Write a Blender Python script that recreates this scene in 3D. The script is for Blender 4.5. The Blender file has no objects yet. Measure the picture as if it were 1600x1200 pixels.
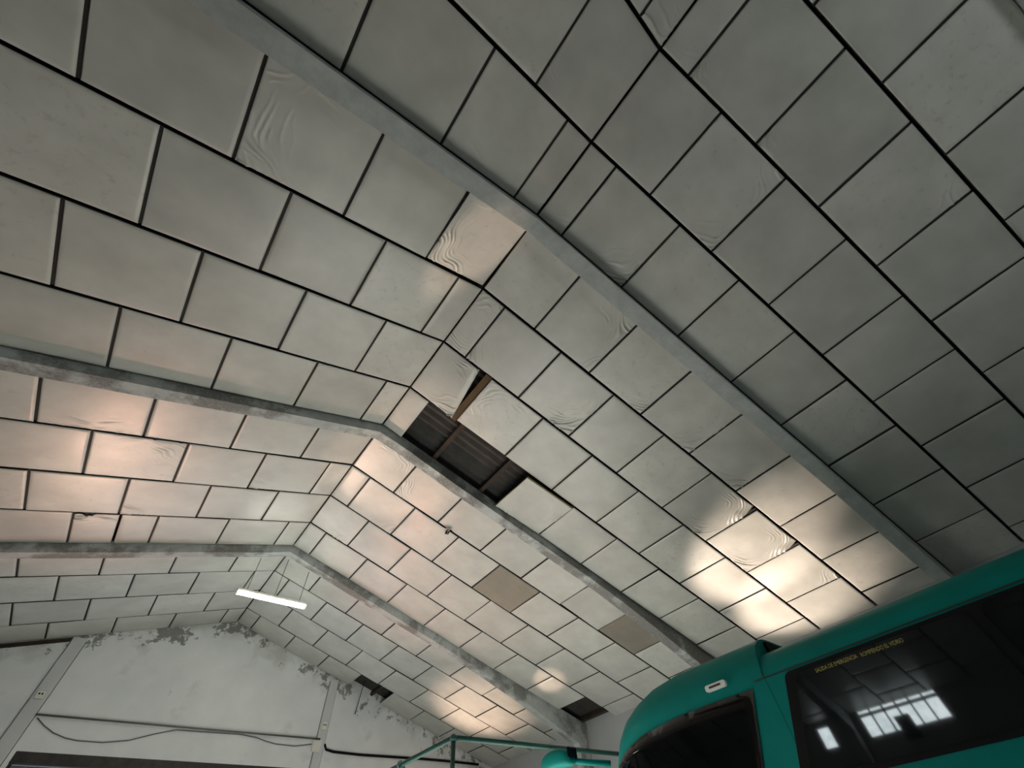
import bpy, bmesh, math, random
from mathutils import Matrix, Vector, noise
random.seed(7)
SC = bpy.context.scene
COL = SC.collection
PI = math.pi

# ------------------------------------------------------------------ layout
CAMZ = 1.45                        # camera height above the floor
A = math.radians(16.754)           # roof pitch
CA, SA = math.cos(A), math.sin(A)
XR, ZR = 1.605, 6.22 + CAMZ        # ridge
EAVE = 10.02                       # slope length ridge to eave
W = 1.215                          # row pitch
T = 4.994                          # bay pitch
RAF = [-4.214, 0.79, 5.77, 10.765]  # near faces of the rafters
RB = 0.23                          # rafter width
YEND, YBACK = 15.63, -9.2
XE_R, XE_L = XR + EAVE * CA, XR - EAVE * CA
ZE = ZR - EAVE * SA

# ------------------------------------------------------------------ camera
cam = bpy.data.cameras.new('camera'); camo = bpy.data.objects.new('camera', cam); COL.objects.link(camo)
cam.sensor_width = 36.0; cam.sensor_fit = 'HORIZONTAL'
cam.lens = 633.11 / 1600 * 36.0
cam.clip_start = 0.05; cam.clip_end = 200
rx = Vector((0.79651375, -0.60048538, -0.07059148))
ry = Vector((0.44799683, 0.66455118, -0.59805566))     # image down
rz = Vector((0.40603534, 0.44473479, 0.7983397))       # forward
M = Matrix.Identity(4)
for i in range(3):
    M[i][0] = rx[i]; M[i][1] = -ry[i]; M[i][2] = -rz[i]
M.translation = (0, 0, CAMZ)
camo.matrix_world = M
SC.camera = camo

# ------------------------------------------------------------------ world, exposure, daylight and added lamps
wd = bpy.data.worlds.new('world'); SC.world = wd; wd.use_nodes = True
wd.node_tree.nodes['Background'].inputs[0].default_value = (0.75, 0.86, 1.0, 1)
wd.node_tree.nodes['Background'].inputs[1].default_value = 1.0
SC.view_settings.view_transform = 'Standard'
SC.view_settings.look = 'None'
SC.view_settings.gamma = 1.0
SC.view_settings.use_curve_mapping = False
SC.view_settings.exposure = 0.12

def area(name, loc, aim, sx, sy, power, col, spread=180):
    l = bpy.data.lights.new(name, 'AREA'); l.shape = 'RECTANGLE'; l.size = sx; l.size_y = sy
    l.energy = power; l.color = col; l.spread = math.radians(spread)
    o = bpy.data.objects.new(name, l); COL.objects.link(o)
    o.location = loc
    o.rotation_euler = (Vector(aim) - Vector(loc)).to_track_quat('-Z', 'Y').to_euler()
    return o

def spot(name, loc, aim, power, col, angle, blend=0.3, size=0.1):
    l = bpy.data.lights.new(name, 'SPOT'); l.energy = power; l.color = col
    l.spot_size = math.radians(angle); l.spot_blend = blend; l.shadow_soft_size = size
    o = bpy.data.objects.new(name, l); COL.objects.link(o)
    o.location = loc
    o.rotation_euler = (Vector(aim) - Vector(loc)).to_track_quat('-Z', 'Y').to_euler()
    return o

def sp(sg, s, y, off=0.0):
    """point on a roof slope: s metres down from the ridge, off metres below the panel plane"""
    return Vector((XR + sg * s * CA - sg * SA * off, y, ZR - s * SA - CA * off))

# low sun through a gap shaped for it in the end gate; it lands on the floor in the middle of the hall
SUN_EL, SUN_AZ = math.radians(19.2), math.radians(18)
sl = bpy.data.lights.new('sun', 'SUN'); sl.energy = 135.0; sl.angle = math.radians(0.6); sl.color = (1.0, 0.96, 0.90)
so_ = bpy.data.objects.new('sun', sl); COL.objects.link(so_); so_.location = (1, 30, 12)
so_.rotation_euler = Vector((math.cos(SUN_EL) * math.sin(SUN_AZ), -math.cos(SUN_EL) * math.cos(SUN_AZ), -math.sin(SUN_EL))).to_track_quat('-Z', 'Y').to_euler()
# sky light through the same opening
area('gate_daylight', (1.7, YEND - 0.25, 3.25), (1.7, YEND - 6, 2.9), 6.0, 1.3, 60, (0.92, 0.97, 1.0))
# added fill behind the camera; the back wall has no gate
area('rear_fill', (3.2, YBACK + 0.4, 1.4), (3.2, YBACK + 8, 3.4), 4.5, 2.2, 95, (0.95, 1.0, 0.98))
# added spots standing in for sun glints off parked vehicles that are not built
WARM = (1.0, 0.70, 0.53)
spot('added_glint_1', (-1.0, 14.6, 0.9), sp(-1, 3.4, 8.4), 680, WARM, 26, 1.0, 0.3)
spot('added_glint_2', (-0.8, 14.8, 0.9), sp(1, 0.75, 6.3), 1500, WARM, 15, 0.3, 0.12)
spot('added_glint_3', (9.4, 7.3, 1.5), sp(1, 7.4, 3.1), 3000, (1.0, 0.80, 0.66), 25, 0.8, 0.15)
spot('added_glint_4', (9.7, 7.3, 1.5), sp(1, 8.9, 3.2), 2600, (1.0, 0.80, 0.66), 25, 0.8, 0.15)
spot('added_glint_5', (8.2, 14.9, 1.4), sp(1, 7.5, 12.9), 1100, WARM, 46, 1.0, 0.08)
spot('added_glint_6', (9.3, 13.2, 1.0), sp(1, 7.8, 9.85), 900, WARM, 11, 0.8, 0.06)
PINK = (1.0, 0.44, 0.30)
spot('added_glint_7', (3.0, 14.4, 0.8), sp(1, 3.2, 8.3), 700, PINK, 60, 1.0, 0.5)
spot('added_glint_8', (-0.5, 14.4, 0.8), sp(-1, 3.6, 8.1), 520, PINK, 60, 1.0, 0.5)
spot('added_glint_9', (0.4, 14.8, 0.9), sp(-1, 0.52, 1.62), 5000, WARM, 4.2, 0.5, 0.1)  # narrow beam added to brighten one tilted panel

# ------------------------------------------------------------------ materials
def srgb(r, g, b):
    f = lambda c: ((c / 255 + 0.055) / 1.055) ** 2.4 if c > 10 else c / 255 / 12.92
    return (f(r), f(g), f(b), 1)

class Mat:
    def __init__(s, name):
        s.m = bpy.data.materials.new(name); s.m.use_nodes = True
        s.nt = s.m.node_tree; s.b = s.nt.nodes['Principled BSDF']
    def n(s, t, **kw):
        x = s.nt.nodes.new(t)
        for k, v in kw.items():
            if k.startswith('i_'): x.inputs[k[2:]].default_value = v
            else: setattr(x, k, v)
        return x
    def l(s, a, b): s.nt.links.new(a, b)
    def set(s, **kw):
        for k, v in kw.items(): s.b.inputs[k.replace('_', ' ')].default_value = v
        return s
    def noise(s, vec, scale, detail=3, rough=0.5):
        x = s.n('ShaderNodeTexNoise'); x.inputs['Scale'].default_value = scale
        x.inputs['Detail'].default_value = detail; x.inputs['Roughness'].default_value = rough
        s.l(vec, x.inputs['Vector']); return x.outputs['Fac']
    def ramp(s, fac, stops):
        x = s.n('ShaderNodeValToRGB'); e = x.color_ramp.elements
        e[0].position, e[0].color = stops[0]; e[1].position, e[1].color = stops[1]
        for p, c in stops[2:]:
            k = e.new(p); k.color = c
        s.l(fac, x.inputs['Fac']); return x.outputs['Color']
    def mix(s, fac, a, b):
        x = s.n('ShaderNodeMix', data_type='RGBA')
        if isinstance(fac, float): x.inputs[0].default_value = fac
        else: s.l(fac, x.inputs[0])
        for i, v in ((6, a), (7, b)):
            if isinstance(v, tuple): x.inputs[i].default_value = v
            else: s.l(v, x.inputs[i])
        return x.outputs[2]
    def math(s, op, a, b=None, c=None):
        x = s.n('ShaderNodeMath', operation=op)
        for i, v in enumerate((a, b, c)):
            if v is None: continue
            if isinstance(v, (int, float)): x.inputs[i].default_value = v
            else: s.l(v, x.inputs[i])
        return x.outputs[0]
    def bump(s, h, strength, dist):
        x = s.n('ShaderNodeBump'); x.inputs['Strength'].default_value = strength
        x.inputs['Distance'].default_value = dist; s.l(h, x.inputs['Height'])
        s.l(x.outputs[0], s.b.inputs['Normal']); return x
    def obj(s): return s.n('ShaderNodeTexCoord').outputs['Object']
    def geo(s): return s.n('ShaderNodeNewGeometry').outputs['Position']

def simple(name, col, rough=0.6, metal=0.0, var=0.12, scale=6, bump=0.0, spec=0.5):
    m = Mat(name); p = m.obj()
    f = m.noise(p, scale, 4, 0.6)
    d = tuple(c * (1 - var) for c in col[:3]) + (1,); e = tuple(min(1, c * (1 + var)) for c in col[:3]) + (1,)
    m.l(m.ramp(f, [(0.3, d), (0.7, e)]), m.b.inputs['Base Color'])
    m.set(Roughness=rough, Metallic=metal); m.b.inputs['Specular IOR Level'].default_value = spec
    if bump: m.bump(m.noise(p, scale * 6, 3), bump, 0.01)
    return m.m

def panel_mat(name, base, rough, film=True):
    m = Mat(name); p = m.obj()
    oi = m.n('ShaderNodeObjectInfo')
    add = m.n('ShaderNodeVectorMath', operation='ADD')
    sc = m.n('ShaderNodeVectorMath', operation='SCALE'); sc.inputs['Scale'].default_value = 37.0
    cb = m.n('ShaderNodeCombineXYZ')
    m.l(oi.outputs['Random'], cb.inputs[0]); m.l(oi.outputs['Random'], cb.inputs[1])
    m.l(cb.outputs[0], sc.inputs[0]); m.l(p, add.inputs[0]); m.l(sc.outputs[0], add.inputs[1])
    v = add.outputs[0]
    f1 = m.noise(v, 1.6, 3, 0.55)
    f2 = m.noise(v, 9.0, 5, 0.65)
    lo = tuple(c * 0.86 for c in base[:3]) + (1,); hi = tuple(min(1, c * 1.08) for c in base[:3]) + (1,)
    c1 = m.ramp(f1, [(0.3, lo), (0.7, hi)])
    # faint dirty blotches, different on each panel
    st = m.ramp(m.math('MULTIPLY', f2, m.math('ADD', m.math('MULTIPLY', oi.outputs['Random'], 0.35), 0.75)), [(0.60, (0, 0, 0, 1)), (0.72, (1, 1, 1, 1))])
    sf = m.math('MULTIPLY', st, 0.22)
    c2 = m.mix(sf, c1, srgb(120, 105, 90))
    # each panel a touch lighter or darker
    hs = m.n('ShaderNodeHueSaturation')
    m.l(m.math('ADD', m.math('MULTIPLY', oi.outputs['Random'], 0.16), 0.92), hs.inputs['Value'])
    m.l(c2, hs.inputs['Color']); m.l(hs.outputs[0], m.b.inputs['Base Color'])
    m.l(m.math('ADD', m.math('MULTIPLY', f1, 0.16), rough - 0.08), m.b.inputs['Roughness'])
    m.b.inputs['Specular IOR Level'].default_value = 0.5 if film else 0.2
    h = m.math('ADD', m.math('MULTIPLY', m.noise(v, 2.2, 2), 1.0), m.math('MULTIPLY', m.noise(v, 26, 3), 0.05))
    m.bump(h, 0.28, 0.02)
    return m.m

M_PANEL = panel_mat('vinyl_panel', srgb(196, 196, 189), 0.36)
M_BARE = panel_mat('bare_panel', srgb(138, 132, 121), 0.8, False)
M_EDGE = simple('panel_core_edge', srgb(168, 140, 84), 0.9)
M_DARKW = simple('dark_timber', srgb(52, 42, 32), 0.85, scale=9, var=0.3)
M_STRIP = simple('joint_strip', srgb(46, 44, 42), 0.8)
M_SHEET = simple('weathered_roof_sheet', srgb(52, 50, 48), 0.8, scale=4, var=0.35)
M_BLACK = simple('black_rubber', srgb(11, 11, 12), 0.7, spec=0.2)
M_STEELD = simple('dark_steel', srgb(58, 54, 54), 0.5, 0.3, 0.3)
M_WHITEP = simple('white_plastic', srgb(226, 224, 216), 0.4, var=0.04)
M_WIRE = simple('grey_cable', srgb(104, 102, 98), 0.6)
M_PIPE = simple('green_paint', srgb(20, 70, 62), 0.45, var=0.2, scale=14)
M_FLOOR = simple('concrete_floor', srgb(140, 142, 140), 0.8, scale=1.2, var=0.2, bump=0.1, spec=0.15)
M_ROD = simple('rusty_rod', srgb(84, 78, 72), 0.6, 0.5)
M_CHROME = simple('grey_metal', srgb(150, 150, 148), 0.35, 0.7)

def concrete_mat(name, lo):
    m = Mat(name); p = m.geo()
    big = m.noise(p, 0.55, 3, 0.6); med = m.noise(p, 3.5, 5, 0.7); fine = m.noise(p, 38, 4, 0.7)
    mask = m.ramp(m.math('ADD', m.math('MULTIPLY', big, 0.7), m.math('MULTIPLY', med, 0.3)), [(lo, (0, 0, 0, 1)), (lo + 0.07, (1, 1, 1, 1))])
    conc = m.ramp(fine, [(0.35, srgb(112, 112, 110)), (0.7, srgb(152, 152, 148))])
    wash = m.ramp(med, [(0.3, srgb(160, 165, 163)), (0.7, srgb(188, 192, 190))])
    c = m.mix(mask, conc, wash)
    pit = m.ramp(m.noise(p, 9, 6, 0.8), [(0.69, (0, 0, 0, 1)), (0.73, (1, 1, 1, 1))])
    m.l(m.mix(m.math('MULTIPLY', pit, 0.7), c, srgb(60, 58, 55)), m.b.inputs['Base Color'])
    m.set(Roughness=0.85); m.b.inputs['Specular IOR Level'].default_value = 0.25
    m.bump(m.math('ADD', m.math('MULTIPLY', fine, 0.4), m.noise(p, 7, 4)), 0.5, 0.02)
    return m.m
M_CONC = concrete_mat('patchy_whitewashed_concrete', 0.46)
M_WASH = concrete_mat('whitewashed_concrete', 0.27)

def plaster_mat(name, peel, k=1.0):
    """white plaster; peel adds flaked, mouldy patches in a band under the roof line and along the right pillar"""
    m = Mat(name); p = m.geo()
    big = m.noise(p, 0.8, 3, 0.6); med = m.noise(p, 4.5, 6, 0.75); fine = m.noise(p, 30, 3)
    base = m.ramp(big, [(0.3, srgb(224 * k, 226 * k, 227 * k)), (0.7, srgb(240 * k, 241 * k, 241 * k))])
    sx = m.n('ShaderNodeSeparateXYZ'); m.l(p, sx.inputs[0])
    if peel:
        # distance below the roof line
        dx = m.math('ABSOLUTE', m.math('SUBTRACT', sx.outputs['X'], XR))
        roof = m.math('SUBTRACT', ZR, m.math('MULTIPLY', dx, SA / CA))
        d = m.math('SUBTRACT', roof, sx.outputs['Z'])
        near = m.n('ShaderNodeMapRange', interpolation_type='SMOOTHSTEP'); m.l(d, near.inputs[0])
        near.inputs[1].default_value = 0.0; near.inputs[2].default_value = 0.95; near.inputs[3].default_value = 0.17; near.inputs[4].default_value = -0.06
        f = m.math('ADD', m.math('ADD', med, near.outputs[0]), m.math('MULTIPLY', m.math('SUBTRACT', m.noise(p, 0.9, 2), 0.56), 0.55))
        mask = m.ramp(f, [(0.655, (0, 0, 0, 1)), (0.70, (1, 1, 1, 1))])
        grime = m.ramp(m.math('ADD', m.noise(p, 1.3, 4, 0.6), m.math('MULTIPLY', near.outputs[0], 0.9)), [(0.58, (0, 0, 0, 1)), (0.78, (1, 1, 1, 1))])
        base = m.mix(m.math('MULTIPLY', grime, 0.35), base, srgb(128, 126, 104))
        base = m.mix(m.math('MULTIPLY', mask, 0.75), base, srgb(92, 90, 84))
    else:
        mask = m.ramp(med, [(0.68, (0, 0, 0, 1)), (0.72, (1, 1, 1, 1))])
        base = m.mix(m.math('MULTIPLY', mask, 0.5), base, srgb(110, 106, 98))
    m.l(base, m.b.inputs['Base Color'])
    m.set(Roughness=0.85); m.b.inputs['Specular IOR Level'].default_value = 0.2
    m.bump(m.math('ADD', med, m.math('MULTIPLY', fine, 0.3)), 0.35, 0.02)
    return m.m
M_WALL = plaster_mat('peeling_plaster', True)
M_PIL = plaster_mat('worn_pilaster_plaster', False, 0.90)
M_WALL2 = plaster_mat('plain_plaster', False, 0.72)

def paint_mat():
    m = Mat('teal_bus_paint'); p = m.geo()
    f = m.noise(p, 3, 4)
    m.l(m.ramp(f, [(0.3, (0.0, 0.175, 0.150, 1)), (0.7, (0.0, 0.20, 0.175, 1))]), m.b.inputs['Base Color'])
    m.set(Roughness=0.6); m.b.inputs['Specular IOR Level'].default_value = 0.12; m.b.inputs['Coat Weight'].default_value = 0.05; m.b.inputs['Coat Roughness'].default_value = 0.12
    m.bump(m.noise(p, 2.5, 2), 0.05, 0.02)
    return m.m
M_TEAL = paint_mat()
M_SEAM = simple('dark_seam', srgb(6, 44, 42), 0.6)

def glass_mat():
    m = Mat('tinted_bus_glass')
    p = m.geo(); f = m.noise(p, 1.4, 2)
    m.l(m.ramp(f, [(0.3, (0.004, 0.005, 0.006, 1)), (0.7, (0.008, 0.009, 0.010, 1))]), m.b.inputs['Base Color'])
    m.set(Roughness=0.03, IOR=1.43)
    return m.m
M_GLASS = glass_mat()

def emit(name, col, strength):
    m = Mat(name); m.set(Roughness=0.5)
    m.b.inputs['Base Color'].default_value = col
    m.b.inputs['Emission Color'].default_value = col; m.b.inputs['Emission Strength'].default_value = strength
    return m.m
M_TUBE = emit('lit_fluorescent_tube', (0.96, 1.0, 0.86, 1), 36.0)
def window_light():
    m = Mat('bright_window_pane'); p = m.geo()
    f = m.noise(p, 5, 5, 0.7)
    c = m.ramp(f, [(0.38, (0.62, 0.74, 0.76, 1)), (0.55, (0.86, 0.97, 1.0, 1))])
    m.l(c, m.b.inputs['Emission Color']); m.b.inputs['Emission Strength'].default_value = 20.0
    m.b.inputs['Base Color'].default_value = (0.3, 0.3, 0.3, 1)
    return m.m
M_DAY = window_light()
M_LETTER = simple('yellow_lettering', srgb(170, 160, 70), 0.5, var=0.05)

# ------------------------------------------------------------------ mesh helpers
def link(name, me, mat=None, parent=None):
    o = bpy.data.objects.new(name, me); COL.objects.link(o)
    if mat is not None and me is not None and not me.materials: me.materials.append(mat)
    if parent is not None: o.parent = parent
    return o

def from_bm(name, bm, mat, parent=None, smooth=False):
    me = bpy.data.meshes.new(name); bmesh.ops.recalc_face_normals(bm, faces=bm.faces); bm.to_mesh(me); bm.free()
    if smooth:
        for f in me.polygons: f.use_smooth = True
    return link(name, me, mat, parent)

def box(bm, x0, x1, y0, y1, z0, z1):
    v = [bm.verts.new((x, y, z)) for x in (x0, x1) for y in (y0, y1) for z in (z0, z1)]
    for f in ((0, 1, 3, 2), (4, 6, 7, 5), (0, 4, 5, 1), (2, 3, 7, 6), (0, 2, 6, 4), (1, 5, 7, 3)):
        bm.faces.new([v[i] for i in f])
    return v

def boxo(name, x0, x1, y0, y1, z0, z1, mat, parent=None, bev=0.0):
    bm = bmesh.new(); box(bm, x0, x1, y0, y1, z0, z1)
    if bev: bmesh.ops.bevel(bm, geom=bm.edges[:], offset=bev, segments=2, affect='EDGES', profile=0.5)
    return from_bm(name, bm, mat, parent)

def tube(bm, pts, r, n=8, cap=True):
    pts = [Vector(p) for p in pts]; rings = []
    for i, p in enumerate(pts):
        d = (pts[min(i + 1, len(pts) - 1)] - pts[max(i - 1, 0)]).normalized()
        u = d.orthogonal().normalized() if i == 0 else (rings_u - d * rings_u.dot(d)).normalized()
        rings_u = u; w = d.cross(u)
        rings.append([bm.verts.new(p + r * (u * math.cos(2 * PI * k / n) + w * math.sin(2 * PI * k / n))) for k in range(n)])
    for a, b in zip(rings, rings[1:]):
        for k in range(n): bm.faces.new((a[k], a[(k + 1) % n], b[(k + 1) % n], b[k]))
    if cap: bm.faces.new(rings[0][::-1]); bm.faces.new(rings[-1])

def tubeo(name, pts, r, mat, parent=None, n=8):
    bm = bmesh.new(); tube(bm, pts, r, n); return from_bm(name, bm, mat, parent, True)

def struct(o, label=None):
    o['kind'] = 'structure'
    if label: o['label'] = label
    return o
def tag(o, label, cat, group=None):
    o['label'] = label; o['category'] = cat
    if group: o['group'] = group
    return o
def empty(name, loc=(0, 0, 0)):
    o = bpy.data.objects.new(name, None); COL.objects.link(o); o.location = loc; o.empty_display_size = 0.2; return o

# ------------------------------------------------------------------ shell
struct(boxo('floor', XE_L - 0.3, XE_R + 0.3, YBACK - 0.3, YEND + 0.3, -0.2, 0, M_FLOOR), 'grey concrete garage floor')
struct(boxo('wall_right', XE_R, XE_R + 0.25, YBACK, YEND, 0, ZE + 0.35, M_WALL2), 'white plastered side wall behind the bus')
# left wall with two window openings
def wall_left():
    bm = bmesh.new(); x0, x1 = XE_L - 0.25, XE_L
    box(bm, x0, x1, YBACK, YEND, 0, 4.12); box(bm, x0, x1, YBACK, YEND, 4.79, ZE + 0.35)
    box(bm, x0, x1, YBACK, 3.23, 4.12, 4.79); box(bm, x0, x1, 5.56, 6.56, 4.12, 4.79)
    box(bm, x0, x1, 7.00, YEND, 4.12, 4.79); box(bm, x0, x1, 6.56, 7.00, 4.66, 4.79)
    return from_bm('wall_left', bm, M_WALL2)
struct(wall_left(), 'white plastered side wall with high windows')
def window(n, y0, y1, z0, z1, nb, tr):
    f = empty('window_%d' % n, (XE_L - 0.1, (y0 + y1) / 2, z0)); struct(f, 'bright high window with thin steel bars' if n == 1 else 'small bright high window')
    f.matrix_world.translation
    ox, oy, oz = f.location
    def b(name, *a, mat=M_STEELD):
        bm = bmesh.new(); v = box(bm, *a); 
        for q in v: q.co -= Vector((ox, oy, oz))
        return from_bm(name, bm, mat, f)
    b('pane', XE_L - 0.12, XE_L - 0.10, y0 + .012, y1 - .012, z0 + .012, z1 - .012, mat=M_DAY)
    b('frame', XE_L - 0.10, XE_L - 0.04, y0, y1, z0, z0 + 0.03); b('frame', XE_L - 0.10, XE_L - 0.04, y0, y1, z1 - 0.012, z1)
    b('frame', XE_L - 0.10, XE_L - 0.04, y0, y0 + 0.03, z0, z1); b('frame', XE_L - 0.10, XE_L - 0.04, y1 - 0.03, y1, z0, z1)
    for k in range(1, nb): 
        y = y0 + (y1 - y0) * k / nb
        b('bar', XE_L - 0.09, XE_L - 0.05, y - 0.025, y + 0.025, z0, z1)
    if tr: b('transom', XE_L - 0.09, XE_L - 0.05, y0, y1, z1 - 0.165, z1 - 0.085)
window(1, 3.23, 5.56, 4.12, 4.79, 6, True)
window(2, 6.56, 7.00, 4.12, 4.66, 1, False)
wb = empty('ventilation_box', (XE_L + 0.14, 4.41, 4.12))
for nm, a in (('housing', (-0.14, 0.02, -0.20, 0.20, -0.25, 0.30)), ('grille', (0.02, 0.032, -0.15, 0.15, -0.2, 0.24))):
    boxo(nm, *a, M_BLACK, wb, 0.01)
tag(wb, 'dark box on the barred window sill, seen reflected in the bus glass', 'box')

# end wall and back wall
def gable(name, y0, y1, mat, door=None):
    bm = bmesh.new()
    def poly(pts):
        a = [bm.verts.new((x, y0, z)) for x, z in pts]; b = [bm.verts.new((x, y1, z)) for x, z in pts]
        n = len(pts); bm.faces.new(a); bm.faces.new(b[::-1])
        for i in range(n): bm.faces.new((a[i], b[i], b[(i + 1) % n], a[(i + 1) % n]))
    up = 0.30
    if door:
        dx0, dx1, dz = door
        poly([(XE_L, 0), (dx0, 0), (dx0, dz), (dx0, ZR - abs(dx0 - XR) * SA / CA + up), (XE_L, ZE + up)])
        poly([(dx1, 0), (XE_R, 0), (XE_R, ZE + up), (dx1, ZR - abs(dx1 - XR) * SA / CA + up), (dx1, dz)])
        poly([(dx0, dz), (dx1, dz), (dx1, ZR - abs(dx1 - XR) * SA / CA + up), (XR, ZR + up), (dx0, ZR - abs(dx0 - XR) * SA / CA + up)])
    else:
        poly([(XE_L, 0), (XE_R, 0), (XE_R, ZE + up), (XR, ZR + up), (XE_L, ZE + up)])
    return struct(from_bm(name, bm, mat), 'flaking white plastered gable wall at the far end' if door else 'plain gable wall behind the viewer')
gable('wall_front', YEND, YEND + 0.25, M_WALL, (-1.42, 4.85, 4.45))
gable('wall_back', YBACK - 0.25, YBACK, M_WALL2)

# roller gate in the end wall: dark lintel box with slats below
g = empty('door_1', (1.7, YEND + 0.05, 0)); struct(g, 'wide roller gate under a dark steel lintel')
def gb(name, x0, x1, y0, y1, z0, z1, mat, bev=0.0):
    return boxo(name, x0 - 1.7, x1 - 1.7, y0 - YEND - 0.05, y1 - YEND - 0.05, z0, z1, mat, g, bev)
gb('lintel', -1.42, 4.85, YEND - 0.015, YEND + 0.20, 4.26, 4.46, M_STEELD, 0.01)
z = 4.25
while z > 0.1:
    if z > 4.1 or z < 2.45:  # unseen gap in the slats, shaped to let the sun reach the floor
        gb('slat', -1.40, 4.83, YEND + 0.10, YEND + 0.13, z - 0.109, z, M_CHROME, 0.012)
    z -= 0.11
for x in (-1.42, 4.79): gb('guide_rail', x, x + 0.06, YEND + 0.08, YEND + 0.16, 0, 4.26, M_STEELD, 0.006)

# pilasters, conduit, boxes on the end wall
def pil(n, x0, x1, label):
    d = 0.055
    bm = bmesh.new(); zt = min(ZR - abs(x - XR) * SA / CA for x in (x0, x1)) - 0.01
    box(bm, x0, x1, YEND - d, YEND, 0, zt)
    bmesh.ops.bevel(bm, geom=[e for e in bm.edges if abs(e.verts[0].co.z - e.verts[1].co.z) > 1], offset=0.02, segments=2, affect='EDGES', profile=0.5)
    o = struct(from_bm('trim_%d' % n, bm, M_PIL), label)
    for x in (x0 - 0.012, x1 - 0.004):
        boxo('edge_gap', x, x + 0.016, YEND - 0.012, YEND, 0, zt - 0.05, M_STEELD, o)
    return o
pil(1, -1.81, -1.52, 'worn concrete pilaster left on the end wall')
pil(2, 4.91, 5.17, 'worn concrete pilaster right on the end wall')
# dark strip along the roof line, far left of the end wall
bm = bmesh.new()
pts = []
for x, dz in ((-7.9, 0), (-1.83, 0), (-1.83, -0.085), (-7.9, -0.085)):
    pts.append((x, ZR - abs(x - XR) * SA / CA - 0.02 + dz))
va = [bm.verts.new((x, YEND - 0.04, zz)) for x, zz in pts]; vb = [bm.verts.new((x, YEND, zz)) for x, zz in pts]
bm.faces.new(va); bm.faces.new(vb[::-1])
for i in range(4): bm.faces.new((va[i], vb[i], vb[(i + 1) % 4], va[(i + 1) % 4]))
struct(from_bm('trim_3', bm, M_DARKW), 'dark strip under the ceiling at the left of the end wall')

tag(tubeo('conduit_pipe', [(-1.52, YEND - 0.075, 5.07), (1.7, YEND - 0.075, 5.08), (5.0, YEND - 0.075, 5.10)], 0.020, M_WIRE), 'straight thin grey conduit across the end wall between the two pilasters', 'conduit')
wpts = [(-1.45, 5.02), (-1.25, 4.90), (-1.01, 4.79), (-0.75, 4.72), (-0.51, 4.69), (-0.03, 4.69), (0.45, 4.76), (0.89, 4.91), (1.33, 5.03), (2.14, 5.04), (2.84, 5.055), (3.27, 5.02), (3.55, 4.96), (3.82, 4.92), (4.35, 4.91), (4.80, 4.98)]
tag(tubeo('slack_cable', [(x, YEND - 0.03, z) for x, z in wpts], 0.011, M_WIRE), 'thin slack cable sagging in two loops below the conduit on the end wall', 'cable')
cr = [(5.17, 5.02), (5.25, 4.90), (5.48, 4.845), (6.28, 4.835), (7.54, 4.84), (8.5, 4.855), (9.41, 4.85), (10.6, 4.84), (11.1, 4.84)]
tag(tubeo('black_cable', [(x, YEND - 0.045, z + 0.012 * math.sin(7 * x)) for x, z in cr if x < 11], 0.032, M_BLACK), 'thick black cable run along the end wall right of the right pilaster', 'cable')

def socket(x, z, w, h, label, holes=True):
    s = empty('junction_box', (x, YEND - 0.06, z))
    boxo('cover', -w / 2, w / 2, -0.05, 0.0, -h / 2, h / 2, M_WHITEP, s, 0.012)
    if holes:
        for dx in (-0.028, 0.028):
            bm = bmesh.new(); bmesh.ops.create_cone(bm, cap_ends=True, segments=12, radius1=0.018, radius2=0.018, depth=0.01, matrix=Matrix.Translation((dx, -0.053, 0.01)) @ Matrix.Rotation(PI / 2, 4, 'X'))
            from_bm('hole', bm, M_BLACK, s)
    else:
        boxo('lid', -w / 2 - .008, w / 2 + .008, -0.06, -0.05, -h / 2 - .008, h / 2 + .008, M_WHITEP, s, 0.004)
    return tag(s, label, 'junction box')
socket(-1.67, 5.42, 0.17, 0.15, 'small white two-hole box on the left pilaster of the end wall')
socket(5.03, 5.41, 0.15, 0.20, 'small white two-hole box on the right pilaster of the end wall')
socket(4.93, 4.93, 0.22, 0.24, 'square pale box at the conduit end beside the right pilaster', False)
# ------------------------------------------------------------------ ceiling: roof sheet, purlins, panels
def corr(name):
    bm = bmesh.new()
    for sg in (-1, 1):
        prev = None; y = YBACK - 0.2; k = 0
        prof = (0.0, 0.02, 0.04, 0.02)
        while y < YEND + 0.25:
            h = 0.20 + prof[k % 4]
            ring = [bm.verts.new(sp(sg, s, y, -h)) for s in (-h * SA / CA, EAVE + 0.35)]
            if prev: bm.faces.new((prev[0], prev[1], ring[1], ring[0]))
            prev = ring; y += 0.045; k += 1
    return from_bm(name, bm, M_SHEET)
ceil = corr('ceiling'); struct(ceil, 'gabled ceiling of square grey vinyl panels under a dark corrugated roof')

for sg in (-1, 1):
    k = 0
    while 0.03 + 1.225 * k < EAVE:
        s = 0.03 + 1.225 * k; k += 1
        bm = bmesh.new()
        cs = [sp(sg, s - 0.045, 0, -0.075), sp(sg, s + 0.045, 0, -0.075), sp(sg, s + 0.045, 0, -0.195), sp(sg, s - 0.045, 0, -0.195)]
        a = [bm.verts.new((c.x, YBACK, c.z)) for c in cs]; b = [bm.verts.new((c.x, YEND, c.z)) for c in cs]
        bm.faces.new(a); bm.faces.new(b[::-1])
        for i in range(4): bm.faces.new((a[i], b[i], b[(i + 1) % 4], a[(i + 1) % 4]))
        from_bm('purlin', bm, M_DARKW, ceil)

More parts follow.
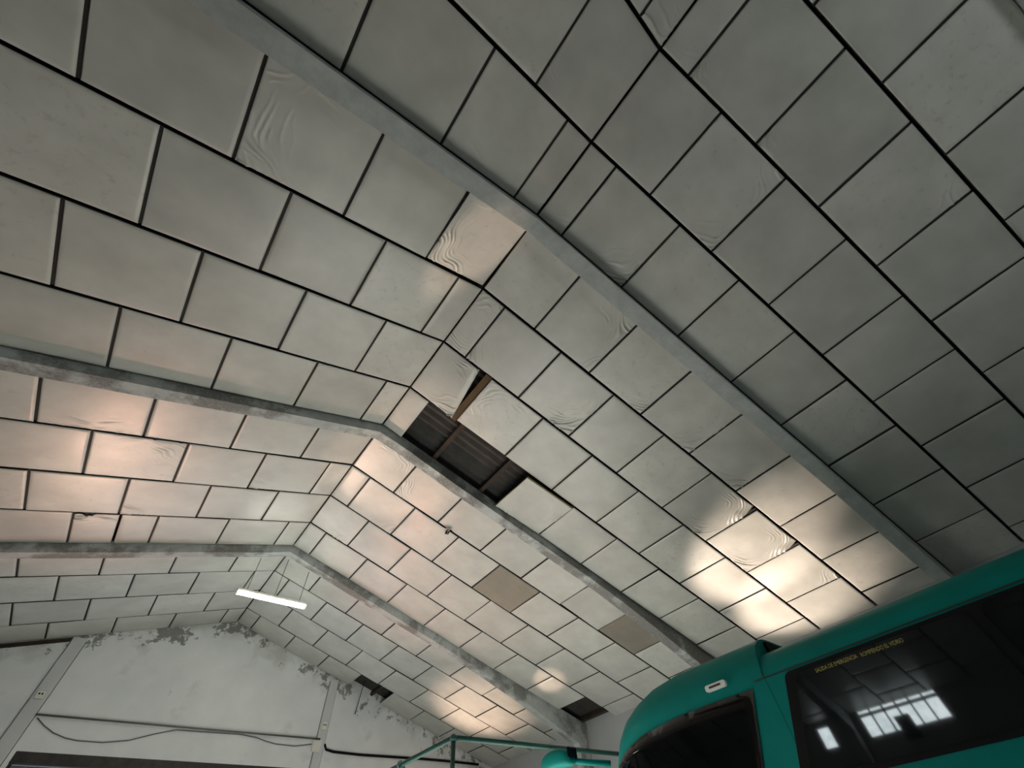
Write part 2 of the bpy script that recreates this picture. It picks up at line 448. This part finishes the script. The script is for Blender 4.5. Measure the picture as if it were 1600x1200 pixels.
TH = 0.04
def panel_mesh(name, lx, ly, wrk=None, res=None, sag=None, shear=0.0, edge=False):
    """panel centred on the origin, visible face at z = 0 looking down; wrk: list of (corner u, corner v, reach, amplitude)"""
    bm = bmesh.new()
    if wrk:
        nx = max(6, int(lx / 0.0125)); ny = int(ly / 0.0125)
        us = [-lx / 2 + lx * i / nx for i in range(nx + 1)]; vs = [-ly / 2 + ly * i / ny for i in range(ny + 1)]
    else:
        t = (0, 0.010, 0.04, 0.2, 0.5, 0.8, 0.96, 0.99, 1)
        us = [-lx / 2 + lx * i for i in t]; vs = [-ly / 2 + ly * i for i in t]
    def hz(u, v):
        e = min(lx / 2 - abs(u), ly / 2 - abs(v))
        z = 0.010 * max(0.0, 1 - e / 0.02) ** 2
        q = (1 - (2 * u / lx) ** 2) * (1 - (2 * v / ly) ** 2)
        z -= 0.004 * q
        if wrk:
            for cu, cv, reach, amp in wrk:
                # arcs around the middle of the panel that crowd into the corner (cu, cv = -1..1)
                px, py = cu * lx / 2, cv * ly / 2
                dc = math.hypot(u - px, v - py)
                reach_ = reach * 1.25
                if dc > reach_ * 1.7: continue
                ax, ay = -px * 0.25, -py * 0.25
                wx = u + 0.15 * noise.noise(Vector((u * 3 + cu * 7, v * 3 + cv * 5, lx)))
                wy = v + 0.15 * noise.noise(Vector((u * 3 + cu * 3, v * 3 - cv * 9, 5 + lx)))
                r = math.hypot(wx - ax, wy - ay)
                win = math.exp(-(dc / reach_) ** 2 * 1.8)
                ang = math.atan2(wy - ay, wx - ax)
                br = max(0.0, 0.45 + 1.5 * noise.noise(Vector((ang * 2.2, r * 9, 3.3 + cu * 2 + cv))))
                fold = 1 - abs(math.sin(PI * r / 0.068 + 1.5 * noise.noise(Vector((ang * 1.3, r * 4, 8.1)))))
                win *= min(1.0, max(0.0, (r - 0.34) / 0.25))
                z -= amp * 6.0 * win * min(1.3, br) * fold ** 2
        if sag: z += sag(u, v)
        return z
    V = [[bm.verts.new((u + shear * (u / lx + 0.5) * v, v, hz(u, v))) for v in vs] for u in us]
    for i in range(len(us) - 1):
        for j in range(len(vs) - 1): bm.faces.new((V[i][j], V[i][j + 1], V[i + 1][j + 1], V[i + 1][j]))
    rim = [V[i][0] for i in range(len(us))] + [V[-1][j] for j in range(1, len(vs))] + [V[i][-1] for i in range(len(us) - 2, -1, -1)] + [V[0][j] for j in range(len(vs) - 2, 0, -1)]
    top = [bm.verts.new((v.co.x, v.co.y, v.co.z + TH)) for v in rim]
    n = len(rim)
    side = [bm.faces.new((rim[i], rim[(i + 1) % n], top[(i + 1) % n], top[i])) for i in range(n)]
    lid = bm.faces.new(top)
    me = bpy.data.meshes.new(name)
    for f in side: f.material_index = 1
    bmesh.ops.recalc_face_normals(bm, faces=bm.faces)
    for f in bm.faces: f.smooth = True
    lid.smooth = False
    bm.to_mesh(me); bm.free()
    return me
_cache = {}
def shared(lx, ly, mat):
    k = (round(lx, 3), round(ly, 3), mat.name)
    if k not in _cache:
        me = panel_mesh('ceiling_panel', lx, ly); me.materials.append(mat); me.materials.append(M_STRIP); _cache[k] = me
    return _cache[k]

R0, R1, R2, R3 = RAF
LN = dict(Z=-2.81, A=-1.595, B=-0.38, C=2.184, D=3.399, E=4.614, F=7.178, G=8.393, H=9.608, I=12.172, J=13.387, K=14.602)
ROWS = [('0Z', R0 + RB, LN['Z'], 1), ('ZA', LN['Z'], LN['A'], 0), ('AB', LN['A'], LN['B'], 1), ('B1', LN['B'], R1, 0),
        ('1C', R1 + RB, LN['C'], 1), ('CD', LN['C'], LN['D'], 0), ('DE', LN['D'], LN['E'], 1), ('E2', LN['E'], R2, 0),
        ('2F', R2 + RB, LN['F'], 1), ('FG', LN['F'], LN['G'], 0), ('GH', LN['G'], LN['H'], 1), ('H3', LN['H'], R3, 0),
        ('3I', R3 + RB, LN['I'], 1), ('IJ', LN['I'], LN['J'], 0), ('JK', LN['J'], LN['K'], 1), ('KW', LN['K'], YEND, 0)]
PH = (0.462, 1.068); PL = 1.208
def joints(ph):
    r = [0.0]; s = PH[ph]
    while s < EAVE - 0.05: r.append(s); s += PL
    return r + [EAVE]
MISSING = {(1, 'E2', 1), (1, 'E2', 2), (1, 'KW', 4), (1, 'H3', 8)}
BARE = {(1, 'FG', 4), (1, '2F', 6)}
# wrinkled film: (side, row, tile): [(toward eave?, toward far end?, reach, amp)]
WRINKLE = {
 (1, 'ZA', 0): [(1, 0.6, .25, .0015)],
 (1, 'ZA', 1): [(-1, 1, .36, .0030), (-0.6, -1, .3, .0012)], (1, 'ZA', 2): [(-1, 1, .34, .0030)], (1, 'ZA', 3): [(1, -0.7, .25, .0015)],
 (1, 'AB', 0): [(1, -1, .2, .002)], (1, 'AB', 1): [(1, -1, .3, .0026), (1, 0.9, .42, .0026)],
 (1, 'B1', 0): [(1, 0.9, .4, .0016)], (1, 'B1', 1): [(1, 1, .5, .0034)],
 (1, '1C', 0): [(1, 1, .2, .0012)], (1, '1C', 1): [(1, -0.7, .42, .0022), (1, 0.8, .3, .0016)], (1, '1C', 2): [(1, 1, .34, .0022)],
 (1, '1C', 3): [(1, 0.6, .5, .0042)], (1, '1C', 4): [(1, 0.7, .5, .0034)], (1, '1C', 5): [(1, 0.8, .3, .001)],
 (1, 'CD', 0): [(-1, 1, .45, .003), (0.8, -1, .4, .003)], (1, 'CD', 1): [(-1, 0.9, .4, .003)], (1, 'CD', 2): [(1, 0.6, .48, .0036), (0.4, 1, .3, .002)],
 (1, 'CD', 4): [(1, 0.2, .3, .0016)], (1, 'CD', 5): [(1, -0.9, .55, .0042), (0.6, 1, .4, .003)], (1, 'CD', 6): [(1, -0.9, .5, .0042), (0.7, 1, .35, .003)],
 (1, 'CD', 7): [(1, -1, .28, .0035)], (1, 'DE', 1): [(-1, -0.2, .5, .002), (0.2, -1, .35, .002)],
 (1, 'DE', 0): [(1, -0.8, .42, .0045), (1, 1, .34, .0045)],
 (1, 'E2', 3): [(1, 0.2, .5, .0022), (-0.3, 1, .4, .0018)],
 (-1, '1C', 0): [(1, 0.4, .62, .0032)], (-1, '1C', 2): [(1, 0.0, .55, .003), (1, 1, .4, .003)], (-1, 'AB', 0): [(1, 1, .25, .002), (1, 0, .3, .001)],
 (-1, 'ZA', 0): [(0.5, 1, .4, .003)], (-1, 'B1', 0): [(0, 0.9, .4, .0016)], (-1, 'B1', 1): [(0.4, 1, .3, .0012)],
 (-1, 'E2', 1): [(1, -1, .22, .002)], (-1, '2F', 3): [(0, 1, .4, .0014)], (-1, 'FG', 3): [(-0.5, -1, .5, .002)], (-1, 'FG', 1): [(1, 1, .35, .002)],
 (-1, 'GH', 2): [(1, 1, .4, .002)], (1, '2F', 0): [(0.4, -1, .5, .0018)], (1, '2F', 1): [(-1, 0.4, .4, .002)], (1, 'FG', 1): [(1, 0.5, .4, .0022)], (1, 'GH', 0): [(0.4, 1, .4, .0014)],
}
TILT = {(-1, '1C', 0): (4.0, 1.5), (1, 'E2', 3): (3.0, -2.2), (1, '2F', 5): (0.5, 1.8), (1, 'FG', 2): (0.2, 0.5), (1, 'CD', 5): (-0.5, 0.4)}
LABEL = {(1, 'FG', 4): 'bare brown panel without its vinyl film', (1, 'E2', 3): 'sagging panel with exposed yellow edge beside the open hole',
         (1, 'DE', 0): 'loose crumpled panel hanging at the edge of the open hole', (-1, '1C', 0): 'shiny wrinkled panel beside the ridge'}

def frame_mat(sg, s, y, off=0.0):
    ex = Vector((sg * CA, 0, -SA)); ez = Vector((sg * SA, 0, CA)); ey = ez.cross(ex)
    m = Matrix.Identity(4)
    for i in range(3): m[i][0] = ex[i]; m[i][1] = ey[i]; m[i][2] = ez[i]
    m.translation = sp(sg, s, y, off)
    return m
GR, GJ = 0.042, 0.032
strips = bmesh.new()
for sg in (-1, 1):
    for rn, y0, y1, ph in ROWS:
        a = y0 + (GR / 2 if rn[0].isalpha() else 0.012)
        b = y1 - (GR / 2 if rn[1].isalpha() and rn[1] != 'W' else 0.022)
        js = joints(ph)
        for i in range(len(js) - 1):
            key = (sg, rn, i)
            s0 = js[i] + (GJ / 2 if i else 0.012); s1 = js[i + 1] - (GJ / 2 if i < len(js) - 2 else 0.0)
            parts = [(s0, s1)]
            if key == (-1, 'H3', 3): parts = [(s0, 3.42), (3.46, s1)]
            if key in MISSING: continue
            for pi_, (p0, p1) in enumerate(parts):
                lx, ly = p1 - p0, b - a
                mat = M_BARE if key in BARE else M_PANEL
                wr = WRINKLE.get(key)
                if key == (-1, 'H3', 3) and pi_ == 1: wr = [(0.3, -1, .45, .004)]
                sag = None
                if key == (1, 'DE', 0):
                    lx = 0.88; p1 = p0 + lx
                    def sag(u, v, lx=lx):       # free edge curls down, lower corner droops
                        t = max(0.0, u / lx + 0.5)
                        return -0.045 * t ** 3 * (0.6 + 0.8 * max(0, v)) + 0.2 * max(0, t - 0.88)
                if key in ((1, 'CD', 5), (1, 'CD', 6)):
                    def sag(u, v):
                        d = max(0.0, 0.42 - math.hypot(u - 0.6, v + 0.6))
                        return 0.55 * d * d
                if wr:
                    me = panel_mesh('ceiling_panel', lx, ly, [(cu, cv * sg, r, am * 2.0) for cu, cv, r, am in wr], sag=sag, shear=0.15 if key == (1, 'DE', 0) else 0.0, edge=key == (1, 'E2', 3)); me.materials.append(mat); me.materials.append(M_EDGE if key == (1, 'E2', 3) else M_STRIP)
                else:
                    me = shared(lx, ly, mat)
                o = link('ceiling_panel', me, None, ceil)
                m = frame_mat(sg, (p0 + p1) / 2, (a + b) / 2, random.uniform(-0.004, 0.004))
                tx, ty = TILT.get(key, (0, 0))
                tx += random.gauss(0, 0.28); ty += random.gauss(0, 0.28)
                if key == (1, 'E2', 3): m = frame_mat(sg, (p0 + p1) / 2, (a + b) / 2, 0.055)
                o.matrix_world = m @ Matrix.Rotation(math.radians(tx * sg), 4, 'X') @ Matrix.Rotation(math.radians(ty), 4, 'Y')
                if key in LABEL: o['label'] = LABEL[key]
            # grey strip recessed in the joint at the lower end of the panel
            if i < len(js) - 2 and (sg, rn, i + 1) not in MISSING and not (key == (1, 'DE', 0)):
                s = js[i + 1]; q = []
                for ds, off in ((-0.03, -0.030), (0.03, -0.030), (0.03, -0.045), (-0.03, -0.045)):
                    q.append((s + ds, off))
                va = [strips.verts.new(sp(sg, u, a, o_)) for u, o_ in q]; vb = [strips.verts.new(sp(sg, u, b, o_)) for u, o_ in q]
                strips.faces.new(va); strips.faces.new(vb[::-1])
                for k in range(4): strips.faces.new((va[k], vb[k], vb[(k + 1) % 4], va[(k + 1) % 4]))
bm = bmesh.new()
for v in [1]:
    q = [(0.95, -0.045), (1.075, -0.045), (1.075, -0.075), (0.95, -0.075)]
    va = [bm.verts.new(sp(1, u, LN['D'] + .02, o_)) for u, o_ in q]; vb = [bm.verts.new(sp(1, u, LN['E'] + .05, o_)) for u, o_ in q]
    bm.faces.new(va); bm.faces.new(vb[::-1])
    for k in range(4): bm.faces.new((va[k], vb[k], vb[(k + 1) % 4], va[(k + 1) % 4]))
from_bm('batten', bm, simple('brown_timber', srgb(92, 72, 48), 0.9, scale=9), ceil)
so = from_bm('joint_strips', strips, M_STRIP, ceil); so['kind'] = 'stuff'
# panels of the bay behind the camera, never in view from here: one joined part
bm = bmesh.new()
for sg in (-1, 1):
    for r in range(4):
        y0 = R0 - W * (r + 1) + 0.02; y1 = R0 - W * r - 0.02
        js = joints(r % 2)
        for i in range(len(js) - 1):
            c = [(js[i] + .013, y0), (js[i + 1] - .013, y0), (js[i + 1] - .013, y1), (js[i] + .013, y1)]
            lo = [bm.verts.new(sp(sg, s, y)) for s, y in c]; hi = [bm.verts.new(sp(sg, s, y, -TH)) for s, y in c]
            bm.faces.new(lo); bm.faces.new(hi[::-1])
            for k in range(4): bm.faces.new((lo[k], hi[k], hi[(k + 1) % 4], lo[(k + 1) % 4]))
o = from_bm('rear_panels', bm, M_PANEL, ceil); o['kind'] = 'stuff'

# concrete portal frames
def hdepth(s):
    if s < 5.6: return 0.175
    return 0.175 + 0.31 * ((s - 5.6) / 4.1) ** 1.5 if s < 9.7 else 0.485 + 0.6 * (s - 9.7)
def portal(y, label, mat):
    bm = bmesh.new(); ST = [0, 0.6, 2, 3.5, 5, 5.6, 6.5, 7.4, 8.2, 9.0, 9.7, EAVE]
    top = []; bot = []
    for s in reversed(ST[1:]): top.append(sp(-1, s, 0, -0.07)); bot.append(sp(-1, s, 0, hdepth(s)))
    top.append(Vector((XR, 0, ZR + 0.07 / CA))); bot.append(Vector((XR, 0, ZR - hdepth(0) / CA)))
    for s in ST[1:]: top.append(sp(1, s, 0, -0.07)); bot.append(sp(1, s, 0, hdepth(s)))
    # crooked casting: each station wanders a few millimetres
    P = []
    for i, (t, b) in enumerate(zip(top, bot)):
        j1, j2 = random.uniform(-.008, .008), random.uniform(-.008, .008)
        b = b + Vector((0, 0, random.uniform(-.008, .008)))
        P.append([bm.verts.new((t.x, y, t.z)), bm.verts.new((b.x, y + j1, b.z)), bm.verts.new((b.x, y + RB + j2, b.z)), bm.verts.new((t.x, y + RB, t.z))])
    for p, q in zip(P, P[1:]):
        for k in range(4): bm.faces.new((p[k], p[(k + 1) % 4], q[(k + 1) % 4], q[k]))
    bm.faces.new(P[0]); bm.faces.new(P[-1][::-1])
    be = [e for e in bm.edges if all(abs(v.co.z - ZR) > 0 for v in e.verts) and any(e.verts[0] in (p[1], p[2]) for p in P) and any(e.verts[1] in (p[1], p[2]) for p in P) and abs(e.verts[0].co.x - e.verts[1].co.x) > 0.2]
    bmesh.ops.bevel(bm, geom=be, offset=0.014, segments=2, affect='EDGES', profile=0.5)
    o = from_bm('rafter', bm, mat); struct(o, label)
    for nm, x0, x1 in (('column', XE_R - 0.42, XE_R), ('column', XE_L, XE_L + 0.42)):
        boxo(nm, x0, x1, y, y + RB, 0, ZE - 0.5, mat, o, 0.02)
    return o
portal(R0, 'whitewashed concrete rafter behind the viewer', M_WASH)
portal(R1, 'nearest whitewashed concrete rafter crossing the ceiling overhead', M_WASH)
portal(R2, 'second concrete rafter from the viewer, beside the hole left by missing panels', M_CONC)
portal(R3, 'third concrete rafter, the one the fluorescent lamp hangs from', M_CONC)

# torn film and black debris stuck at a joint
d = empty('torn_film_debris', sp(1, 2.57, 7.16, 0.0))
bm = bmesh.new()
P = [(0, 0, 0), (-.10, -.05, -.03), (-.16, .02, -.01), (-.06, .03, -.05), (-.02, -.11, -.06), (.02, -.02, -.05)]
vs = [bm.verts.new(p) for p in P]
for f in ((0, 1, 3), (1, 2, 3), (0, 4, 1), (0, 5, 4), (0, 3, 5)): bm.faces.new([vs[i] for i in f])
r = bmesh.ops.solidify(bm, geom=bm.faces[:], thickness=0.004)
from_bm('film_shred', bm, M_WHITEP, d)
for k, pts in enumerate(([(0, 0, .01), (.03, -.05, -.05), (.02, -.12, -.10)], [(0, 0, 0), (-.04, .03, -.05), (-.01, .06, -.09)], [(.01, .01, 0), (.05, .05, -.04), (.04, .10, -.06)], [(0, .02, 0), (.01, .07, -.05), (-.02, .11, -.05)])):
    tubeo('twig', pts, 0.014, M_BLACK, d, 6)
tag(d, 'shred of torn film with black debris at a panel joint in the third bay', 'debris')
# white scrap stuck near the second rafter
bm = bmesh.new(); bmesh.ops.create_icosphere(bm, subdivisions=2, radius=0.07)
for v in bm.verts:
    v.co += v.co * 0.5 * noise.noise(v.co * 14); v.co.z *= 0.45
o = from_bm('plaster_scrap', bm, M_WHITEP); o.location = sp(1, 8.0, R2 + RB + 0.20, 0.02)
tag(o, 'small white lump stuck to the dark panel beside the second rafter', 'scrap')

# rod hanging out of the hole by the end wall
tag(tubeo('hanging_rod', [(5.97, YEND - 0.40, 7.0), (5.93, YEND - 0.22, 6.4), (5.89, YEND - 0.10, 5.76)], 0.014, M_ROD), 'thin metal rod hanging from the square hole by the end wall', 'rod')

# ------------------------------------------------------------------ fluorescent lamp
LY, LZ = 11.12, 11.12 * 0.452 + CAMZ
lx0, lx1 = 0.078 * LY, 0.222 * LY
lamp = empty('fluorescent_lamp', ((lx0 + lx1) / 2, LY, LZ))
hl = (lx1 - lx0) / 2
bm = bmesh.new(); box(bm, -hl, hl, -0.055, 0.055, 0.03, 0.085); bmesh.ops.bevel(bm, geom=bm.edges[:], offset=0.008, segments=2, affect='EDGES', profile=0.5)
from_bm('fitting', bm, M_WHITEP, lamp)
for yy in (-0.035, 0.035):
    tubeo('tube', [(-hl + 0.03, yy, 0.0), (0, yy, 0.0), (hl - 0.03, yy, 0.0)], 0.030, M_TUBE, lamp, 12)
for xx in (-hl, hl - 0.03):
    boxo('end_cap', xx, xx + 0.03, -0.06, 0.06, -0.035, 0.085, M_WHITEP, lamp, 0.006)
for xx in (-hl * 0.75, 0.02, hl * 0.75):
    X = lamp.location.x + xx
    zt = ZR - abs(X - XR) * SA / CA - 0.15
    tubeo('hanging_wire', [(xx, 0, 0.08), (xx, 0, zt - LZ)], 0.007, M_WIRE, lamp, 6)
tag(lamp, 'lit fluorescent lamp hanging on thin wires below the third rafter', 'lamp')

# ------------------------------------------------------------------ green pipe frame beside the bus front
PY = 6.6
fr = empty('pipe_frame', (0.6135 * PY, PY, 0)); px = fr.location.x; pz = 0.2575 * PY + CAMZ
def fp(name, a, b, r=0.034): return tubeo(name, [Vector(a) - fr.location, Vector(b) - fr.location], r, M_PIPE, fr, 12)
fp('post', (px, PY, 0), (px, PY, pz + 0.02)); fp('post', (px, PY + 5.2, 0), (px, PY + 5.2, pz + 0.02)); fp('post', (8.1, PY, 0), (8.1, PY, pz + .02))
fp('top_rail', (px - 0.02, PY, pz), (8.15, PY, pz + 0.03)); fp('top_rail', (px, PY - 0.02, pz), (px, PY + 5.25, pz))
bm = bmesh.new(); bmesh.ops.create_uvsphere(bm, u_segments=12, v_segments=8, radius=0.048, matrix=Matrix.Translation((0, 0, pz)))
from_bm('corner_clamp', bm, M_PIPE, fr, True)
fp('clamp', (px, PY + 1.55, pz - 0.05), (px, PY + 1.65, pz + 0.02), 0.05)
tag(fr, 'green pipe frame with a corner post, standing ahead of the bus', 'frame')

# ------------------------------------------------------------------ bus
BX0, BXC = 5.6, 6.80
bus = empty('bus', (BXC, 1.0, 0)); bus.rotation_euler.z = math.radians(1.4)
def lerp(tab, y):
    for (a, va), (b, vb) in zip(tab, tab[1:]):
        if y <= b: return va + (vb - va) * max(0.0, (y - a) / (b - a))
    return tab[-1][1]
ZRF = [(-3.4, 3.22), (2.52, 3.22)]
ZCAP = [(2.54, 3.385), (3.8, 3.385), (4.2, 3.34), (4.5, 3.26), (4.75, 3.17), (4.95, 3.06), (5.1, 2.96), (5.25, 2.84), (5.36, 2.70), (5.45, 2.5)]
def side_x(y): return BX0 + (0.72 * ((y - 3.3) / 2.15) ** 6 if y > 3.3 else 0.0)
def profile(y, cap):
    zr = lerp(ZCAP, y) if cap else 3.22
    hw = BXC - side_x(y); zc = min(2.92, zr - 0.30 if not cap else zr - 0.40); rx_ = min(0.55, hw * 0.8)
    pts = [(-hw, 0.42), (-hw, 1.0), (-hw, 1.6), (-hw, 2.05), (-hw, 2.5), (-hw, zc)]
    for k in range(1, 9):
        t = PI / 2 * k / 8; pts.append((-hw + rx_ * (1 - math.cos(t)), zc + (zr - zc) * math.sin(t)))
    return pts + [(-x, z) for x, z in reversed(pts)]
def loft(name, ys, cap, close0=True, close1=True):
    bm = bmesh.new(); rings = []
    for y in ys: rings.append([bm.verts.new((x, y - 1.0, z)) for x, z in profile(y, cap)])
    for a, b in zip(rings, rings[1:]):
        for k in range(len(a) - 1): bm.faces.new((a[k], a[k + 1], b[k + 1], b[k]))
        bm.faces.new((a[-1], a[0], b[0], b[-1]))
    if close0: bm.faces.new(rings[0])
    if close1: bm.faces.new(rings[-1][::-1])
    o = from_bm(name, bm, M_TEAL, bus, True)
    md = o.modifiers.new('es', 'EDGE_SPLIT'); md.split_angle = math.radians(40)
    return o
ysr = [-3.4, -3.3, -3.1, -2.0, -1.0, 0, 1.0, 1.8, 2.53]
loft('body', ysr, False)
loft('cab_shell', [2.535, 2.56, 2.9, 3.3, 3.8, 4.2, 4.5, 4.75, 4.95, 5.1, 5.25, 5.36, 5.45], True)
# seams: vertical joint of the cab and the gutter line above the windows
def strip_on_side(name, poly, mat, off=0.006, th=0.012, parent=bus):
    """thin plate following the bus side; poly in (y, z)"""
    bm = bmesh.new()
    a = [bm.verts.new((side_x(y) - off - BXC, y - 1.0, z)) for y, z in poly]
    b = [bm.verts.new((side_x(y) - off + th - BXC, y - 1.0, z)) for y, z in poly]
    n = len(poly); bm.faces.new(a); bm.faces.new(b[::-1])
    for i in range(n): bm.faces.new((a[i], b[i], b[(i + 1) % n], a[(i + 1) % n]))
    return from_bm(name, bm, mat, parent)
strip_on_side('seam', [(2.53, 2.90), (2.545, 2.90), (2.545, 2.97), (2.53, 2.97)], M_SEAM, 0.003, 0.02)
strip_on_side('gutter', [(-3.3, 2.895), (2.66, 2.895), (2.66, 2.91), (-3.3, 2.91)], M_SEAM, 0.006)

def rounded(poly, r, n=5):
    out = []; N = len(poly)
    for i in range(N):
        p = Vector(poly[i]); a = (Vector(poly[i - 1]) - p); b = (Vector(poly[(i + 1) % N]) - p)
        rr = min(r, a.length * .45, b.length * .45)
        p0 = p + a.normalized() * rr; p1 = p + b.normalized() * rr
        for k in range(n + 1):
            t = k / n; q = (1 - t) ** 2 * p0 + 2 * t * (1 - t) * p + t * t * p1; out.append((q.x, q.y))
    return out
def patch(name, y0f, y1f, z0, zt, mat, off, ny=24, nz=10, parent=bus):
    """grid patch over the bus side between front/rear edge curves y0f(z) > y1f(z) and heights z0..zt(y)"""
    bm = bmesh.new(); G = []
    for i in range(ny + 1):
        col = []
        for j in range(nz + 1):
            tz = j / nz
            zz = z0 + (2.86 - z0) * tz
            y = y0f(zz) + (y1f(zz) - y0f(zz)) * i / ny
            z_ = z0 + (zt(y) - z0) * tz
            col.append(bm.verts.new((side_x(y) - off - BXC, y - 1.0, z_)))
        G.append(col)
    for i in range(ny):
        for j in range(nz): bm.faces.new((G[i][j], G[i + 1][j], G[i + 1][j + 1], G[i][j + 1]))
    r = bmesh.ops.solidify(bm, geom=bm.faces[:], thickness=0.012)
    return from_bm(name, bm, mat, parent, True)
# rubber surround and panes of the long side windows
slant = lambda y, k=0.40: (lambda z: y - (z - 2.90) * k)
strip_on_side('window_rubber', rounded([(2.305, 2.88), (2.66, 2.04), (-3.2, 2.04), (-3.2, 2.88)], 0.06), M_BLACK, 0.010, 0.016)
g1 = strip_on_side('side_window', rounded([(2.20, 2.845), (2.53, 2.085), (0.56, 2.085), (0.56, 2.845)], 0.09), M_GLASS, 0.016, 0.010)
g2 = strip_on_side('side_window', rounded([(0.46, 2.845), (0.46, 2.085), (-1.30, 2.085), (-1.30, 2.845)], 0.09), M_GLASS, 0.016, 0.010)
strip_on_side('side_window', rounded([(-1.40, 2.845), (-1.40, 2.085), (-3.10, 2.085), (-3.10, 2.845)], 0.09), M_GLASS, 0.016, 0.010)
DT = [(2.6, 2.845), (3.3, 2.855), (3.8, 2.845), (4.35, 2.80), (4.7, 2.73), (4.95, 2.65), (5.2, 2.52)]
patch('driver_window', lambda z: 5.10, lambda z: 2.72 - (z - 2.845) * 0.40, 1.55, lambda y: lerp(DT, y), M_GLASS, 0.012)
# roof-side marker lamp
mk = empty('marker_lamp'); bpy.data.objects.remove(mk)
mo = strip_on_side('marker_lamp', rounded([(3.265, 3.018), (2.985, 3.018), (2.985, 2.955), (3.265, 2.955)], 0.03), M_WHITEP, 0.035, 0.06)
strip_on_side('marker_lens', rounded([(3.21, 2.998), (3.05, 2.998), (3.05, 2.978), (3.21, 2.978)], 0.01), M_STEELD, 0.040, 0.01, mo)
# rear opening of the raised roof cap
bm = bmesh.new(); box(bm, 6.02 - BXC, 6.35 - BXC, 2.50 - 1, 2.537 - 1, 3.235, 3.335); from_bm('cap_vent', bm, M_BLACK, bus)
# mirror on an arm ahead of the front corner
mir = empty('mirror', (5.45 - BXC, 5.75 - 1, 2.86)); mir.parent = bus
bm = bmesh.new(); bmesh.ops.create_cube(bm, size=1.0)
bmesh.ops.subdivide_edges(bm, edges=bm.edges[:], cuts=6, use_grid_fill=True)
for v in bm.verts:
    c = v.co.copy(); n_ = max(abs(c.x), abs(c.y), abs(c.z)) * 2
    rr = (abs(2 * c.x) ** 3.2 + abs(2 * c.y) ** 3.2 + abs(2 * c.z) ** 3.2) ** (1 / 3.2)
    c = c / rr if rr else c
    v.co = Vector((c.x * 0.24, c.y * 0.62, c.z * 0.20)) + Vector((0, 0, -0.05 * (c.y * 2) ** 2))
hs_ = from_bm('housing', bm, M_TEAL, mir, True); hs_.location = (0.02, 0.12, -0.02)
boxo('mirror_glass', -0.09, 0.09, -0.215, -0.205, -0.07, 0.05, M_GLASS, mir, 0.01)
tubeo('arm', [(0.05, -0.05, -0.06), (0.2, -0.3, -0.12), (0.42, -0.52, -0.16)], 0.035, M_TEAL, mir, 10)
# front corner post highlight, windscreen, bumper, wheels
bm = bmesh.new(); box(bm, -0.46, 0.46, 5.448 - 1, 5.462 - 1, 1.35, 2.38); bmesh.ops.bevel(bm, geom=bm.edges[:], offset=0.006, segments=1, affect='EDGES'); from_bm('windscreen', bm, M_GLASS, bus)
boxo('bumper', -1.0, 1.0, 5.40 - 1, 5.55 - 1, 0.35, 0.75, M_BLACK, bus, 0.05)
for yy in (3.55, -1.9):
    for xx in (-1.12, 0.88):
        bm = bmesh.new()
        bmesh.ops.create_cone(bm, cap_ends=True, segments=28, radius1=0.46, radius2=0.46, depth=0.26, matrix=Matrix.Translation((xx + 0.12, yy - 1, 0.46)) @ Matrix.Rotation(PI / 2, 4, 'Y'))
        bmesh.ops.bevel(bm, geom=[e for e in bm.edges if e.calc_length() < 0.15], offset=0.03, segments=2, affect='EDGES', profile=0.5)
        w = from_bm('wheel', bm, M_BLACK, bus)
        bm = bmesh.new(); bmesh.ops.create_cone(bm, cap_ends=True, segments=20, radius1=0.24, radius2=0.20, depth=0.28, matrix=Matrix.Translation((xx + 0.12, yy - 1, 0.46)) @ Matrix.Rotation(PI / 2, 4, 'Y'))
        from_bm('hub', bm, M_CHROME, w)
# lettering on the first window
def lettering(txt, y_left, y_right, zc, h):
    cu = bpy.data.curves.new('lettering', 'FONT'); cu.body = txt; cu.size = 1.0; cu.extrude = 0.0; cu.resolution_u = 2
    t = bpy.data.objects.new('lettering', cu); COL.objects.link(t)
    dg = bpy.context.evaluated_depsgraph_get(); me = bpy.data.meshes.new_from_object(t.evaluated_get(dg))
    bpy.data.objects.remove(t)
    xs = [v.co.x for v in me.vertices]; zs = [v.co.y for v in me.vertices]
    w0, w1, h0, h1 = min(xs), max(xs), min(zs), max(zs)
    for v in me.vertices:
        y = y_left + (v.co.x - w0) / (w1 - w0) * (y_right - y_left); z_ = zc + ((v.co.y - h0) / (h1 - h0) - 0.5) * h
        v.co = (BX0 - 0.0185 - BXC, y - 1.0, z_)
    me.materials.clear()
    return me
g1e = link('lettering', lettering('SALIDA DE EMERGENCIA', 1.99, 1.555, 2.806, 0.034), M_LETTER, g1)
g1f = link('lettering', lettering('ROMPIENDO EL VIDRIO', 1.52, 1.12, 2.802, 0.034), M_LETTER, g1)
for o in (g1e, g1f): o['label'] = 'yellow emergency exit lettering'
tag(bus, 'teal bus with black tinted windows parked along the right side', 'bus')
